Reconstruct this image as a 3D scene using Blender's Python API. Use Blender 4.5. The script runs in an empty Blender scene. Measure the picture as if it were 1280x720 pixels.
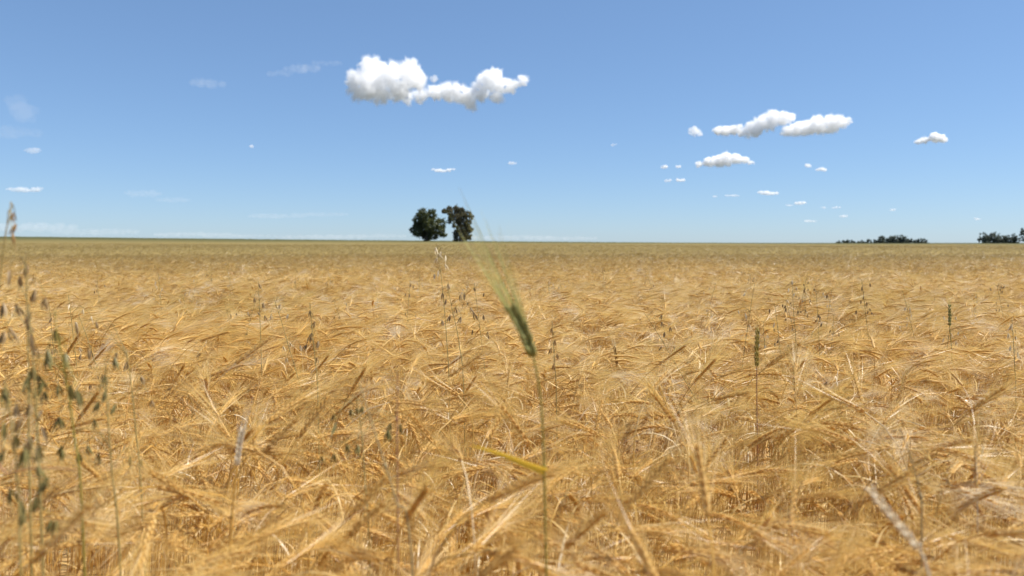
import bpy, math, random
import numpy as np
from mathutils import Vector, Matrix, noise

# ------------------------------------------------------------------ camera, sky, sun, exposure
scene = bpy.context.scene
col = scene.collection
F = 931.0                      # focal length in photo pixels (1280 wide)
HOR = 303.5                    # true horizon row in the photo
CAMZ = 1.05
PITCH = math.atan((360 - HOR) / F)
cd = bpy.data.cameras.new('camera')
cam = bpy.data.objects.new('camera', cd)
col.objects.link(cam)
cam.location = (0, 0, CAMZ)
cam.rotation_euler = (math.pi / 2 - PITCH, 0, 0)
cd.sensor_width = 36
cd.lens = F / 1280 * 36
cd.clip_start = 0.03
cd.clip_end = 120000
cd.dof.use_dof = True
cd.dof.focus_distance = 2.8
cd.dof.aperture_fstop = 3.7
scene.camera = cam

SUN_EL, SUN_AZ = 59.0, 84.0   # azimuth from the view direction (+Y), positive to the right
world = bpy.data.worlds.new('World')
scene.world = world
world.use_nodes = True
wn, wl = world.node_tree.nodes, world.node_tree.links
sky = wn.new('ShaderNodeTexSky')
sky.sky_type = 'NISHITA'
sky.sun_disc = False
sky.sun_elevation = math.radians(SUN_EL)
sky.sun_rotation = math.radians(SUN_AZ)
sky.altitude = 600
sky.air_density = 0.9
sky.dust_density = 0.3
sky.ozone_density = 9.0
tone = wn.new('ShaderNodeGamma')
tone.inputs['Gamma'].default_value = 0.65
bg = wn['Background']
bg.inputs['Strength'].default_value = 0.141
wl.new(sky.outputs[0], tone.inputs['Color'])
tint = wn.new('ShaderNodeMix'); tint.data_type = 'RGBA'; tint.blend_type = 'MULTIPLY'
tint.inputs['Factor'].default_value = 1
tint.inputs[7].default_value = (0.81, 0.93, 1.06, 1)
wl.new(tone.outputs[0], tint.inputs[6])
wl.new(tint.outputs[2], bg.inputs['Color'])

sd = bpy.data.lights.new('sun', 'SUN')
sun = bpy.data.objects.new('sun', sd)
col.objects.link(sun)
sd.energy = 5.0
sd.angle = math.radians(0.53)
sd.color = (1.0, 0.95, 0.87)
_e, _a = math.radians(SUN_EL), math.radians(SUN_AZ)
sdir = Vector((math.cos(_e) * math.sin(_a), math.cos(_e) * math.cos(_a), math.sin(_e)))
sun.rotation_euler = sdir.to_track_quat('Z', 'Y').to_euler()
sun.location = (0, 0, 60)

scene.view_settings.view_transform = 'Standard'
scene.view_settings.look = 'None'
scene.view_settings.exposure = 0.74
scene.view_settings.gamma = 1.0
scene.cycles.max_bounces = 40
scene.cycles.diffuse_bounces = 4
scene.cycles.transmission_bounces = 6
scene.cycles.transparent_max_bounces = 64
scene.cycles.volume_bounces = 40
scene.cycles.use_denoising = True

RNG = np.random.default_rng(7)
random.seed(7)
cP, sP = math.cos(PITCH), math.sin(PITCH)


def at(px, py, d):
    """World point seen at photo pixel (px, py), d metres from the camera along its axis."""
    xc, yc = (px - 640) / F * d, (360 - py) / F * d
    return np.array([xc, d * cP + yc * sP, CAMZ - d * sP + yc * cP])


def proj(p):
    x, y, z = p[..., 0], p[..., 1], p[..., 2] - CAMZ
    d = y * cP - z * sP
    v = y * sP + z * cP
    return 640 + x / d * F, 360 - v / d * F, d


def smooth(a, b, x):
    t = np.clip((x - a) / (b - a), 0, 1)
    return t * t * (3 - 2 * t)


def terrain(x, y):
    x, y = np.asarray(x, float), np.asarray(y, float)
    xs = np.linspace(-400, 400, 161)
    r = np.interp(xs, [-400, -137, -69, 0, 49, 137, 400], [3.2, 2.25, 1.45, 0.86, 0.46, 0.3, 0.25])
    r = np.convolve(np.pad(r, 6, 'edge'), np.ones(13) / 13, 'valid')
    rise = np.interp(x, xs, r)
    und = 0.05 * np.sin(x * 0.13 + 1.3) * np.sin(y * 0.09) * smooth(6, 40, np.abs(y))
    return rise * smooth(22, 200, y) * (1 - smooth(240, 520, y)) - 1.8 * smooth(240, 650, y) + und * (1 - smooth(120, 220, y))


# ------------------------------------------------------------------ mesh helpers (quads only)
class MB:
    def __init__(self):
        self.v, self.q, self.m, self.n = [], [], [], 0

    def add(self, v, q, mi=0):
        v, q = np.asarray(v, np.float32), np.asarray(q, np.int64)
        self.v.append(v)
        self.q.append(q + self.n)
        self.m.append(np.full(len(q), mi, np.int32))
        self.n += len(v)

    def arrays(self):
        return np.concatenate(self.v), np.concatenate(self.q), np.concatenate(self.m)


def mesh_from(name, v, q, m=None, mats=(), smooth_shade=True):
    me = bpy.data.meshes.new(name)
    v = np.ascontiguousarray(v, np.float32)
    q = np.ascontiguousarray(q, np.int32)
    me.vertices.add(len(v))
    me.vertices.foreach_set('co', v.ravel())
    me.loops.add(q.size)
    me.loops.foreach_set('vertex_index', q.ravel())
    me.polygons.add(len(q))
    me.polygons.foreach_set('loop_start', np.arange(0, q.size, 4, dtype=np.int32))
    for x in mats:
        me.materials.append(x)
    if m is not None and len(mats) > 1:
        me.polygons.foreach_set('material_index', np.ascontiguousarray(m, np.int32))
    me.polygons.foreach_set('use_smooth', np.full(len(q), smooth_shade))
    me.update(calc_edges=True)
    return me


def frames(P):
    T = np.gradient(P, axis=0)
    T /= np.linalg.norm(T, axis=1, keepdims=True) + 1e-12
    up = np.array([0.13, 0.97, 0.21])
    if abs(T[0] @ up) > 0.9:
        up = np.array([1.0, 0.1, 0.0])
    N = np.empty_like(P)
    n = up - T[0] * (T[0] @ up)
    for i in range(len(P)):
        n = n - T[i] * (T[i] @ n)
        n /= np.linalg.norm(n) + 1e-12
        N[i] = n
    return T, N, np.cross(T, N)


def tube(mb, P, R, sides=5, mi=0):
    P = np.asarray(P, float)
    R = np.broadcast_to(np.asarray(R, float), (len(P),))
    T, N, B = frames(P)
    a = np.arange(sides) / sides * 2 * math.pi
    v = P[:, None] + R[:, None, None] * (np.cos(a)[None, :, None] * N[:, None] + np.sin(a)[None, :, None] * B[:, None])
    q = [[i * sides + j, i * sides + (j + 1) % sides, (i + 1) * sides + (j + 1) % sides, (i + 1) * sides + j]
         for i in range(len(P) - 1) for j in range(sides)]
    mb.add(v.reshape(-1, 3), q, mi)


def ribbon(mb, P, W, side=None, fold=0.0, mi=0):
    """A blade along P, W wide; side = its sideways direction(s)."""
    P = np.asarray(P, float)
    W = np.broadcast_to(np.asarray(W, float), (len(P),))
    T, N, B = frames(P)
    if side is None:
        S = B
    else:
        S = np.broadcast_to(np.asarray(side, float), P.shape)
        S = S - T * np.sum(S * T, 1, keepdims=True)
        S /= np.linalg.norm(S, axis=1, keepdims=True) + 1e-9
    if fold:
        U = np.cross(S, T)
        v = np.stack([P - S * W[:, None] / 2 + U * W[:, None] * fold, P, P + S * W[:, None] / 2 + U * W[:, None] * fold], 1)
        k = 3
    else:
        v = np.stack([P - S * W[:, None] / 2, P + S * W[:, None] / 2], 1)
        k = 2
    q = [[i * k + j, i * k + j + 1, (i + 1) * k + j + 1, (i + 1) * k + j] for i in range(len(P) - 1) for j in range(k - 1)]
    mb.add(v.reshape(-1, 3), q, mi)


def spindle(mb, A, T, L, w, t, n, sides=6, prof=(0.15, 0.8, 1.0, 0.75, 0.12), mi=0):
    """A seed-like body from A along T, L long, w and t half-widths, n one of its side directions."""
    T = T / np.linalg.norm(T)
    n = n - T * (n @ T)
    n /= np.linalg.norm(n) + 1e-9
    b = np.cross(T, n)
    k = len(prof)
    s = np.linspace(0, 1, k)
    a = np.arange(sides) / sides * 2 * math.pi
    pr = np.asarray(prof)
    v = A + s[:, None, None] * L * T + pr[:, None, None] * (w * np.cos(a)[None, :, None] * n + t * np.sin(a)[None, :, None] * b)
    q = [[i * sides + j, i * sides + (j + 1) % sides, (i + 1) * sides + (j + 1) % sides, (i + 1) * sides + j]
         for i in range(k - 1) for j in range(sides)]
    mb.add(v.reshape(-1, 3), q, mi)


def place(arr, x, y, z, yaw, sc, lx, ly):
    """Many copies of one vertex array: yawed, scaled, sheared by the lean, moved."""
    c, s = np.cos(yaw)[:, None], np.sin(yaw)[:, None]
    vx, vy, vz = arr[:, 0][None], arr[:, 1][None], arr[:, 2][None]
    S = sc[:, None]
    Z = vz * S
    lean = Z * Z / 0.8
    X = (vx * c - vy * s) * S + lean * lx[:, None] + x[:, None]
    Y = (vx * s + vy * c) * S + lean * ly[:, None] + y[:, None]
    return np.stack([X, Y, Z + z[:, None]], -1).astype(np.float32)


# ------------------------------------------------------------------ naming helpers
def tag(o, label=None, cat=None, group=None, kind=None):
    if label: o['label'] = label
    if cat: o['category'] = cat
    if group: o['group'] = group
    if kind: o['kind'] = kind
    return o


def link(name, me, parent=None):
    o = bpy.data.objects.new(name, me)
    col.objects.link(o)
    if parent: o.parent = parent
    return o


def empty(name, loc):
    o = bpy.data.objects.new(name, None)
    o.empty_display_size = 0.05
    o.location = [float(c) for c in loc]
    col.objects.link(o)
    return o


# ------------------------------------------------------------------ materials
def new_mat(name):
    m = bpy.data.materials.new(name)
    m.use_nodes = True
    return m, m.node_tree.nodes, m.node_tree.links


def ramp(n, stops):
    r = n.new('ShaderNodeValToRGB')
    e = r.color_ramp.elements
    while len(e) < len(stops): e.new(0.5)
    for k, (p, c) in zip(e, stops):
        k.position = p
        k.color = (*c, 1)
    return r


def plant_mat(name, stops, trans=0.3, rough=0.5, spec=0.4, olive=(0.20, 0.152, 0.05), far_mix=0.0, patch=None, bleach_sunlit=0.0):
    """Dry or green plant matter: colour varies from piece to piece and in patches over the field, some light shines through."""
    m, n, l = new_mat(name)
    p = n['Principled BSDF']
    g = n.new('ShaderNodeNewGeometry')
    r = ramp(n, stops)
    l.new(g.outputs['Random Per Island'], r.inputs['Fac'])
    c = r.outputs['Color']
    if bleach_sunlit:
        nb = n.new('ShaderNodeTexNoise')
        nb.inputs['Scale'].default_value = 4.5
        nb.inputs['Detail'].default_value = 2
        l.new(g.outputs['Position'], nb.inputs['Vector'])
        ng = n.new('ShaderNodeTexNoise')
        ng.inputs['Scale'].default_value = 0.55
        ng.inputs['Detail'].default_value = 4
        l.new(g.outputs['Position'], ng.inputs['Vector'])
        mr = n.new('ShaderNodeMapRange')
        mr.inputs['From Min'].default_value = 0.56
        mr.inputs['From Max'].default_value = 0.7
        mr.inputs['To Max'].default_value = 0.45
        l.new(ng.outputs['Fac'], mr.inputs['Value'])
        mx = n.new('ShaderNodeMix'); mx.data_type = 'RGBA'
        l.new(mr.outputs['Result'], mx.inputs['Factor'])
        l.new(c, mx.inputs[6])
        mx.inputs[7].default_value = (0.58, 0.45, 0.15, 1)
        c = mx.outputs[2]
        for lo, hi, cc, f in ((0.57, 0.68, (0.88, 0.80, 0.62), bleach_sunlit), (0.42, 0.30, (0.36, 0.19, 0.05), 0.7)):  # pale patches: bleached straw plus sunlit highlights put into the colour; then brown ones
            mr = n.new('ShaderNodeMapRange')
            mr.inputs['From Min'].default_value = lo
            mr.inputs['From Max'].default_value = hi
            mr.inputs['To Max'].default_value = f
            l.new(nb.outputs['Fac'], mr.inputs['Value'])
            mx = n.new('ShaderNodeMix'); mx.data_type = 'RGBA'
            l.new(mr.outputs['Result'], mx.inputs['Factor'])
            l.new(c, mx.inputs[6])
            mx.inputs[7].default_value = (*cc, 1)
            c = mx.outputs[2]
    if patch:
        nz = n.new('ShaderNodeTexNoise')
        nz.inputs['Scale'].default_value = 0.9
        nz.inputs['Detail'].default_value = 3
        l.new(g.outputs['Position'], nz.inputs['Vector'])
        mr = n.new('ShaderNodeMapRange')
        mr.inputs['From Min'].default_value = 0.5
        mr.inputs['From Max'].default_value = 0.72
        mr.inputs['To Max'].default_value = 0.75
        l.new(nz.outputs['Fac'], mr.inputs['Value'])
        mx = n.new('ShaderNodeMix'); mx.data_type = 'RGBA'
        l.new(mr.outputs['Result'], mx.inputs['Factor'])
        l.new(c, mx.inputs[6])
        mx.inputs[7].default_value = (*patch, 1)
        c = mx.outputs[2]
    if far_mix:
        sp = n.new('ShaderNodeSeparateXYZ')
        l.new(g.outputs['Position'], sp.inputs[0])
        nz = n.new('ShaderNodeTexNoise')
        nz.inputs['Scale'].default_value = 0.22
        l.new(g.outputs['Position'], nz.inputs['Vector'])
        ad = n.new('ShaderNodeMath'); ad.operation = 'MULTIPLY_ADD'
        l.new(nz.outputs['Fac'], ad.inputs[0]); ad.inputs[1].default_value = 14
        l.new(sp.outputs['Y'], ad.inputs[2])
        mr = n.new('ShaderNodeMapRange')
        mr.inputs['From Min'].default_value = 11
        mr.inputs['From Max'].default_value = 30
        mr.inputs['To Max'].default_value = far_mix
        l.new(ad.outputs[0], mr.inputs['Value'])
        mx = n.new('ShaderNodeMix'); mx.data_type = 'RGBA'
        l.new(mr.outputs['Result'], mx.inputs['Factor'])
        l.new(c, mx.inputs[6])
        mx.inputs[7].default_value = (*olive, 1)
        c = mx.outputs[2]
    l.new(c, p.inputs['Base Color'])
    p.inputs['Roughness'].default_value = rough
    p.inputs['Specular IOR Level'].default_value = spec
    if trans:
        tr = n.new('ShaderNodeBsdfTranslucent')
        l.new(c, tr.inputs['Color'])
        ms = n.new('ShaderNodeMixShader')
        ms.inputs[0].default_value = trans
        l.new(p.outputs[0], ms.inputs[1])
        l.new(tr.outputs[0], ms.inputs[2])
        l.new(ms.outputs[0], n['Material Output'].inputs['Surface'])
    return m


M_stem = plant_mat('ripe_straw', [(0, (0.48, 0.22, 0.035)), (0.4, (0.64, 0.35, 0.065)), (0.8, (0.69, 0.44, 0.11)), (1, (0.64, 0.33, 0.07))], 0.22, 0.42, 0.5, far_mix=0.72, bleach_sunlit=0.5)
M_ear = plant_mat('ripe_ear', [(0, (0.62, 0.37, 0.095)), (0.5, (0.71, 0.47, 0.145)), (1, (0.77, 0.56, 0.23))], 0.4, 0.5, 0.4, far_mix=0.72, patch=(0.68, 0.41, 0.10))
M_beard = plant_mat('ripe_awn', [(0, (0.69, 0.45, 0.13)), (0.5, (0.76, 0.54, 0.175)), (0.85, (0.80, 0.62, 0.26)), (1, (0.86, 0.74, 0.46))], 0.48, 0.33, 0.7, far_mix=0.72, patch=(0.73, 0.48, 0.13), bleach_sunlit=0.9)
M_leaf = plant_mat('dry_leaf', [(0, (0.52, 0.29, 0.06)), (0.45, (0.67, 0.46, 0.16)), (0.8, (0.74, 0.57, 0.27)), (1, (0.84, 0.76, 0.55))], 0.4, 0.4, 0.6, far_mix=0.72, bleach_sunlit=0.8)
M_olive = plant_mat('olive_ear', [(0, (0.24, 0.19, 0.03)), (1, (0.36, 0.28, 0.06))], 0.1)
FIELD_MATS = (M_stem, M_ear, M_beard, M_leaf)
M_gstem = plant_mat('green_straw', [(0, (0.20, 0.17, 0.03)), (1, (0.27, 0.22, 0.04))], 0.15)
M_gear = plant_mat('green_ear', [(0, (0.23, 0.235, 0.065)), (1, (0.38, 0.36, 0.12))], 0.3)
M_gbeard = plant_mat('green_awn', [(0, (0.40, 0.42, 0.13)), (1, (0.55, 0.53, 0.22))], 0.5)
M_yleaf = plant_mat('yellow_leaf', [(0, (0.84, 0.55, 0.05)), (1, (0.88, 0.60, 0.07))], 0.45)
M_pale = plant_mat('bleached_straw', [(0, (0.70, 0.58, 0.38)), (1, (0.84, 0.75, 0.58))], 0.2)
M_brown = plant_mat('brown_ear', [(0, (0.24, 0.13, 0.03)), (1, (0.36, 0.2, 0.05))], 0.1)
M_ostem = plant_mat('oat_straw', [(0, (0.24, 0.19, 0.06)), (1, (0.36, 0.27, 0.10))], 0.1)
M_ogreen = plant_mat('green_oat_husk', [(0, (0.10, 0.09, 0.02)), (0.6, (0.18, 0.155, 0.05)), (1, (0.33, 0.27, 0.11))], 0.2)
M_ogrey = plant_mat('grey_oat_husk', [(0, (0.20, 0.13, 0.055)), (0.6, (0.26, 0.18, 0.085)), (1, (0.42, 0.31, 0.15))], 0.15)
M_obrown = plant_mat('brown_oat_husk', [(0, (0.30, 0.17, 0.06)), (1, (0.42, 0.26, 0.10))], 0.3)
M_opale = plant_mat('pale_oat_husk', [(0, (0.50, 0.38, 0.2)), (0.5, (0.68, 0.57, 0.36)), (1, (0.82, 0.75, 0.58))], 0.35)
M_red = plant_mat('reddish_straw', [(0, (0.25, 0.12, 0.06)), (1, (0.36, 0.19, 0.1))], 0.0)
M_grey = plant_mat('grey_straw', [(0, (0.26, 0.2, 0.09)), (1, (0.36, 0.27, 0.13))], 0.0)
M_bark = plant_mat('bark', [(0, (0.10, 0.08, 0.06)), (1, (0.14, 0.11, 0.08))], 0.0, 0.9)
M_treeleaf = plant_mat('tree_leaf', [(0, (0.032, 0.044, 0.018)), (0.6, (0.085, 0.10, 0.035)), (1, (0.15, 0.16, 0.05))], 0.35, 0.5)
M_treeleaf_grey = plant_mat('grey_green_sunlit_leaf', [(0, (0.04, 0.046, 0.028)), (0.6, (0.10, 0.095, 0.048)), (1, (0.26, 0.20, 0.09))], 0.35, 0.5)  # brown top stop puts golden sunlight into the leaf colour
M_treeleaf_far = plant_mat('hazed_far_leaf', [(0, (0.075, 0.095, 0.075)), (1, (0.12, 0.135, 0.09))], 0.3, 0.6)  # paler bluish green: haze of distance painted into the leaves


def ground_mat(name, a, b, c, scale, far=None, disp=None):
    m, n, l = new_mat(name)
    p = n['Principled BSDF']
    g = n.new('ShaderNodeNewGeometry')
    nz = n.new('ShaderNodeTexNoise')
    nz.inputs['Scale'].default_value = scale
    nz.inputs['Detail'].default_value = 8
    nz.inputs['Roughness'].default_value = 0.7
    l.new(g.outputs['Position'], nz.inputs['Vector'])
    r = ramp(n, [(0.3, a), (0.5, b), (0.72, c)])
    l.new(nz.outputs['Fac'], r.inputs['Fac'])
    cc = r.outputs['Color']
    if far:
        for (y0, y1, fc, f) in far:
            sp = n.new('ShaderNodeSeparateXYZ')
            l.new(g.outputs['Position'], sp.inputs[0])
            mr = n.new('ShaderNodeMapRange')
            mr.inputs['From Min'].default_value = y0
            mr.inputs['From Max'].default_value = y1
            mr.inputs['To Max'].default_value = f
            l.new(sp.outputs['Y'], mr.inputs['Value'])
            mx = n.new('ShaderNodeMix'); mx.data_type = 'RGBA'
            l.new(mr.outputs['Result'], mx.inputs['Factor'])
            l.new(cc, mx.inputs[6])
            mx.inputs[7].default_value = (*fc, 1)
            cc = mx.outputs[2]
    l.new(cc, p.inputs['Base Color'])
    p.inputs['Roughness'].default_value = 0.9
    p.inputs['Specular IOR Level'].default_value = 0.1
    return m


M_ground = ground_mat('soil_and_straw', (0.20, 0.13, 0.06), (0.34, 0.22, 0.09), (0.45, 0.31, 0.14), 9.0,
                      far=[(140, 230, (0.06, 0.068, 0.045), 0.92)])
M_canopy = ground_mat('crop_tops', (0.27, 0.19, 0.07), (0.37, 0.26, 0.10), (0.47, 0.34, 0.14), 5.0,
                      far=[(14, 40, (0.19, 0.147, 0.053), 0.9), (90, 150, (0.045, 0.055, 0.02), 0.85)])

# ------------------------------------------------------------------ ground
def polar(r, ang, zf):
    A, R = np.meshgrid(ang, r)
    x, y = R * np.sin(A), R * np.cos(A)
    v = np.stack([x, y, zf(x, y)], -1).reshape(-1, 3)
    na = len(ang)
    i, j = np.meshgrid(np.arange(len(r) - 1), np.arange(na - 1), indexing='ij')
    a = (i * na + j).ravel()
    return v, np.stack([a, a + 1, a + na + 1, a + na], 1)


v, q = polar(np.concatenate([[0.01], np.geomspace(0.4, 40000, 150)]), np.linspace(-math.pi, math.pi, 181), terrain)
tag(link('ground', mesh_from('ground', v, q, None, [M_ground])), 'wide level farmland under the barley crop', 'ground', kind='structure')


def bumpy(x, y):
    z = terrain(x, y) + 0.50
    h = np.sin(x * 3.1 + 2 * np.sin(y * 0.7)) * np.sin(y * 2.3 + 1.7 * np.sin(x * 0.9)) * 0.03
    return z + h + RNG.normal(0, 0.035, x.shape)


v, q = polar(np.geomspace(22, 300, 420), np.radians(np.linspace(-85, 85, 900)), bumpy)
tag(link('far_barley_crop', mesh_from('far_barley_crop', v, q, None, [M_canopy])), 'distant barley crop reaching to the skyline', 'barley crop', kind='stuff')


# ------------------------------------------------------------------ barley plants
def barley(rng, lod, nod=None, L=None):
    """Parts of one ripe bearded barley plant, rooted at the origin, its ear bowing towards +X.
    Returns {part: MB}; lod 0 = fullest."""
    L = L or rng.uniform(0.57, 0.67)
    nod = math.radians(nod if nod is not None else np.clip(rng.normal(108, 27), 40, 160))
    earL = rng.uniform(0.065, 0.085)
    ns = (14, 7, 3)[lod]
    s = np.linspace(0, 1, ns) ** 0.75
    lean = rng.uniform(0, 0.10)
    neck = rng.uniform(0.68, 0.80)
    fine = np.linspace(0, 1, 120)
    phi = lean * fine + nod * 0.8 * np.clip((fine - neck) / (1 - neck), 0, 1) ** 1.5
    wob = rng.normal(0, 0.02)
    dx = np.stack([np.sin(phi), wob * np.sin(fine * 5), np.cos(phi)], 1) * L / 119
    P = np.concatenate([[[0, 0, 0]], np.cumsum(dx[1:], 0)])
    stem = P[(s * 119).astype(int)]
    out = {}
    mb = out['stem'] = MB()
    r0 = rng.uniform(0.0014, 0.0019)
    if lod < 2:
        tube(mb, stem, np.linspace(r0, r0 * 0.6, ns), (5, 3)[lod], 0)
    else:
        ribbon(mb, stem, 0.004, (0.6, 0.8, 0), 0, 0)
    # leaves: dry blades that arch and hang
    for k in range((2 if rng.random() < 0.4 else 1, 1, 1)[lod]):
        mb = out[('leaf', 'leaf.001')[k]] = MB()
        i = int(rng.uniform(0.42, 0.84) * 119)
        az = rng.uniform(0, 6.28)
        ll = rng.uniform(0.09, 0.19)
        nn = (8, 4, 3)[lod]
        t = np.linspace(0, 1, nn)
        el = rng.uniform(0.7, 1.35) - t * rng.uniform(0.8, 3.0)
        d = np.stack([np.cos(el) * np.cos(az), np.cos(el) * np.sin(az), np.sin(el)], 1) * ll / (nn - 1)
        LP = P[i] + np.concatenate([[[0, 0, 0]], np.cumsum(d[:-1], 0)])
        w = rng.uniform(0.003, 0.0065) * np.sqrt(np.clip(1.03 - t, 0.01, 1)) * (0.7 + 0.3 * np.sin(t * 3))
        tw = az + math.pi / 2 + t * rng.normal(0, 1.2)
        side = np.stack([np.cos(tw), np.sin(tw), 0.3 * np.sin(t * 4 + az)], 1)
        ribbon(mb, LP, w, side, 0.25 if lod == 0 else 0, 3)
    # ear
    ne = 40
    te = np.linspace(0, 1, ne)
    ph = phi[-1] + nod * 0.2 * te + rng.normal(0, 0.1) * te
    dd = np.stack([np.sin(ph), np.full(ne, wob), np.cos(ph)], 1) * earL / (ne - 1)
    E = P[-1] + np.concatenate([[[0, 0, 0]], np.cumsum(dd[1:], 0)])
    T = dd / np.linalg.norm(dd, axis=1, keepdims=True)
    B0 = np.array([0, 1.0, 0])
    roll = rng.uniform(0, 3.14)
    me = out['ear'] = MB()
    ma = out['beard'] = MB()

    def awn(A, D, al, w, nseg):
        t = np.linspace(0, 1, nseg + 1)
        ax = rng.normal(0, 1, 3)
        bend = rng.normal(0, 0.10)
        up = np.cross(D, ax); up /= np.linalg.norm(up)
        Q = A + t[:, None] * al * D + (t ** 2)[:, None] * al * bend * up + np.array([0, 0, -0.04 * al]) * (t ** 2)[:, None]
        ribbon(ma, Q, w * (1.0 - 0.88 * t), ax, 0, 2)

    nk = (15, 11, 7)[lod]
    if lod == 2:
        spindle(me, E[0], E[-1] - E[0], earL, 0.005, 0.004, B0, 4, (0.3, 1, 0.8, 0.3), 1)
    elif lod == 1:
        spindle(me, E[0], E[20] - E[0], earL * 0.55, 0.0046, 0.0038, B0, 5, (0.3, 0.95, 0.8, 1.1, 0.8, 1.0), 1)
        spindle(me, E[20], E[-1] - E[20], earL * 0.52, 0.0046, 0.0038, B0, 5, (1.0, 0.75, 0.95, 0.65, 0.7, 0.2), 1)
    for k in range(nk):
        u = (k + 0.3) / nk
        i = min(int(u * (ne - 1)), ne - 1)
        N = np.cross(B0, T[i])
        for sg in (-1, 1):
            a = roll + (k % 2) * math.pi / 2
            side = sg * (math.cos(a) * B0 + math.sin(a) * N)
            D = T[i] + side * rng.uniform(0.22, 0.34) * (1 - 0.4 * u)
            D /= np.linalg.norm(D)
            kl = rng.uniform(0.0095, 0.0115)
            if lod == 0:
                spindle(me, E[i] + side * 0.0012, D, kl, 0.0021, 0.0018, side, 6, (0.25, 0.9, 1.0, 0.6, 0.12), 1)
            for rep_ in range((2, 2, 1)[lod]):
                A2 = T[i] + side * rng.uniform(0.04, 0.28) + rng.normal(0, (0.085, 0.12, 0.16)[lod], 3)
                A2 /= np.linalg.norm(A2)
                awn(E[i] + side * 0.0012 + D * kl * 0.9, A2, rng.uniform(0.09, 0.15) * (1 - 0.25 * u),
                    (0.0006, 0.00075, 0.0022)[lod], (3, 2, 1)[lod])
            if lod == 2 and k % 2: break
    return out


PARTS = ('stem', 'leaf', 'leaf.001', 'ear', 'beard')
PART_MAT = dict(zip(PARTS, (0, 3, 3, 1, 2)))


def joined(parts):
    mb = MB()
    for k in [k for k in PARTS if k in parts]:
        v, q, m = parts[k].arrays()
        mb.v.append(v); mb.q.append(q + mb.n); mb.m.append(m); mb.n += len(v)
    return mb.arrays()


V0 = []
nods = [52, 74, 84, 90, 95, 100, 104, 108, 113, 118, 124, 130, 136, 142, 150, 160]
for i, nd in enumerate(nods):
    V0.append((nd, barley(np.random.default_rng(100 + i), 0, nd)))
V1 = [joined(barley(np.random.default_rng(200 + i), 1)) for i in range(20)]
V2 = [joined(barley(np.random.default_rng(300 + i), 2)) for i in range(20)]
V0j = [joined(p) for _, p in V0]


def lean_field(x, y):
    """Slow sway of the crop: neighbours lean alike."""
    lx = 0.10 * np.sin(x * 1.9 + y * 1.1) + 0.09 * np.sin(y * 2.7 - x * 0.8 + 2) + 0.05
    ly = 0.09 * np.sin(x * 1.3 - y * 2.1 + 1)
    hz = 0.05 * np.sin(x * 1.1 + 0.7) * np.sin(y * 1.5 + 0.4) + 0.03 * np.sin(x * 3.7 + y * 2.9)
    return lx, ly, hz


def scatter(y0, y1, dens, fan=0.80, margin=1.3):
    n = int(dens * ((y1 - y0) * 2 * (fan * y1 + margin)))
    x = RNG.uniform(-1, 1, n) * (fan * y1 + margin)
    y = RNG.uniform(y0, y1, n)
    k = np.abs(x) < fan * np.maximum(y, 0) + margin
    return x[k], y[k]


def scatter_params(x, y):
    n = len(x)
    lx, ly, hz = lean_field(x, y)
    yaw = np.where(RNG.random(n) < 0.62, RNG.normal(0.15, 0.9, n), RNG.uniform(-math.pi, math.pi, n))
    sc = np.clip(RNG.normal(1.0, 0.06, n) + hz, 0.78, 1.16)
    return yaw, sc, lx + RNG.normal(0, 0.07, n), ly + RNG.normal(0, 0.07, n)


field_v, field_q, field_m, field_n = [], [], [], 0


def bulk(variants, x, y, boost=1.0):
    global field_n
    yaw, sc, lx, ly = scatter_params(x, y)
    z = terrain(x, y)
    which = RNG.integers(0, len(variants), len(x))
    for i, (v, q, m) in enumerate(variants):
        k = which == i
        if not k.any(): continue
        W = place(v, x[k], y[k], z[k], yaw[k], sc[k] * boost, lx[k], ly[k])
        n, nv = W.shape[0], W.shape[1]
        field_v.append(W.reshape(-1, 3))
        field_q.append((q[None] + (np.arange(n) * nv)[:, None, None] + field_n).reshape(-1, 4))
        field_m.append(np.tile(m, n))
        field_n += n * nv


# nearest zone: the 300 plants that show largest become objects, the rest joins the mass
x, y = scatter(-0.5, 2.3, 360, 0.80, 1.1)
HERO = at(668, 446, 0.87)
# nothing grows through the lens or right in front of the green ear
keep = (np.hypot(x, y) > 0.40) & ~((np.abs(x - HERO[0]) < 0.05) & (y > 0.3) & (y < HERO[1] - 0.02))
x, y = x[keep], y[keep]
yaw, sc, lx, ly = scatter_params(x, y)
close = smooth(0.85, 0.45, np.hypot(x, y))
sc *= 1 - 0.12 * close
which = RNG.integers(0, len(V0), len(x))
tops = np.zeros((len(x), 3))
for i in range(len(V0)):
    k = which == i
    ear = V0[i][1]['ear'].arrays()[0]
    tops[k] = place(ear, x[k], y[k], np.zeros(k.sum()), yaw[k], sc[k], lx[k], ly[k]).mean(1)
px, py, d = proj(tops)
seen = (d > 0.45) & (px > 8) & (px < 1272) & (py > 300) & (py < 712)
# a plant whose ear hangs behind many nearer ones shows little: count nearer ears close by in the picture
score = np.where(seen, d, 1e9)
order = np.argsort(score)
chosen, cells = [], {}
for i in order:
    if not seen[i] or len(chosen) == 300: break
    c = (int(px[i] // 34), int(py[i] // 30))
    if cells.get(c, 0) >= 2: continue
    cells[c] = cells.get(c, 0) + 1
    chosen.append(i)
chosen = np.array(chosen)
rest = np.ones(len(x), bool)
rest[chosen] = False

V0me = []
for nd, p in V0:
    V0me.append({k: mesh_from('barley_' + k, *p[k].arrays()[:2], None, [FIELD_MATS[PART_MAT[k]]]) for k in PARTS if k in p})


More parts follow.
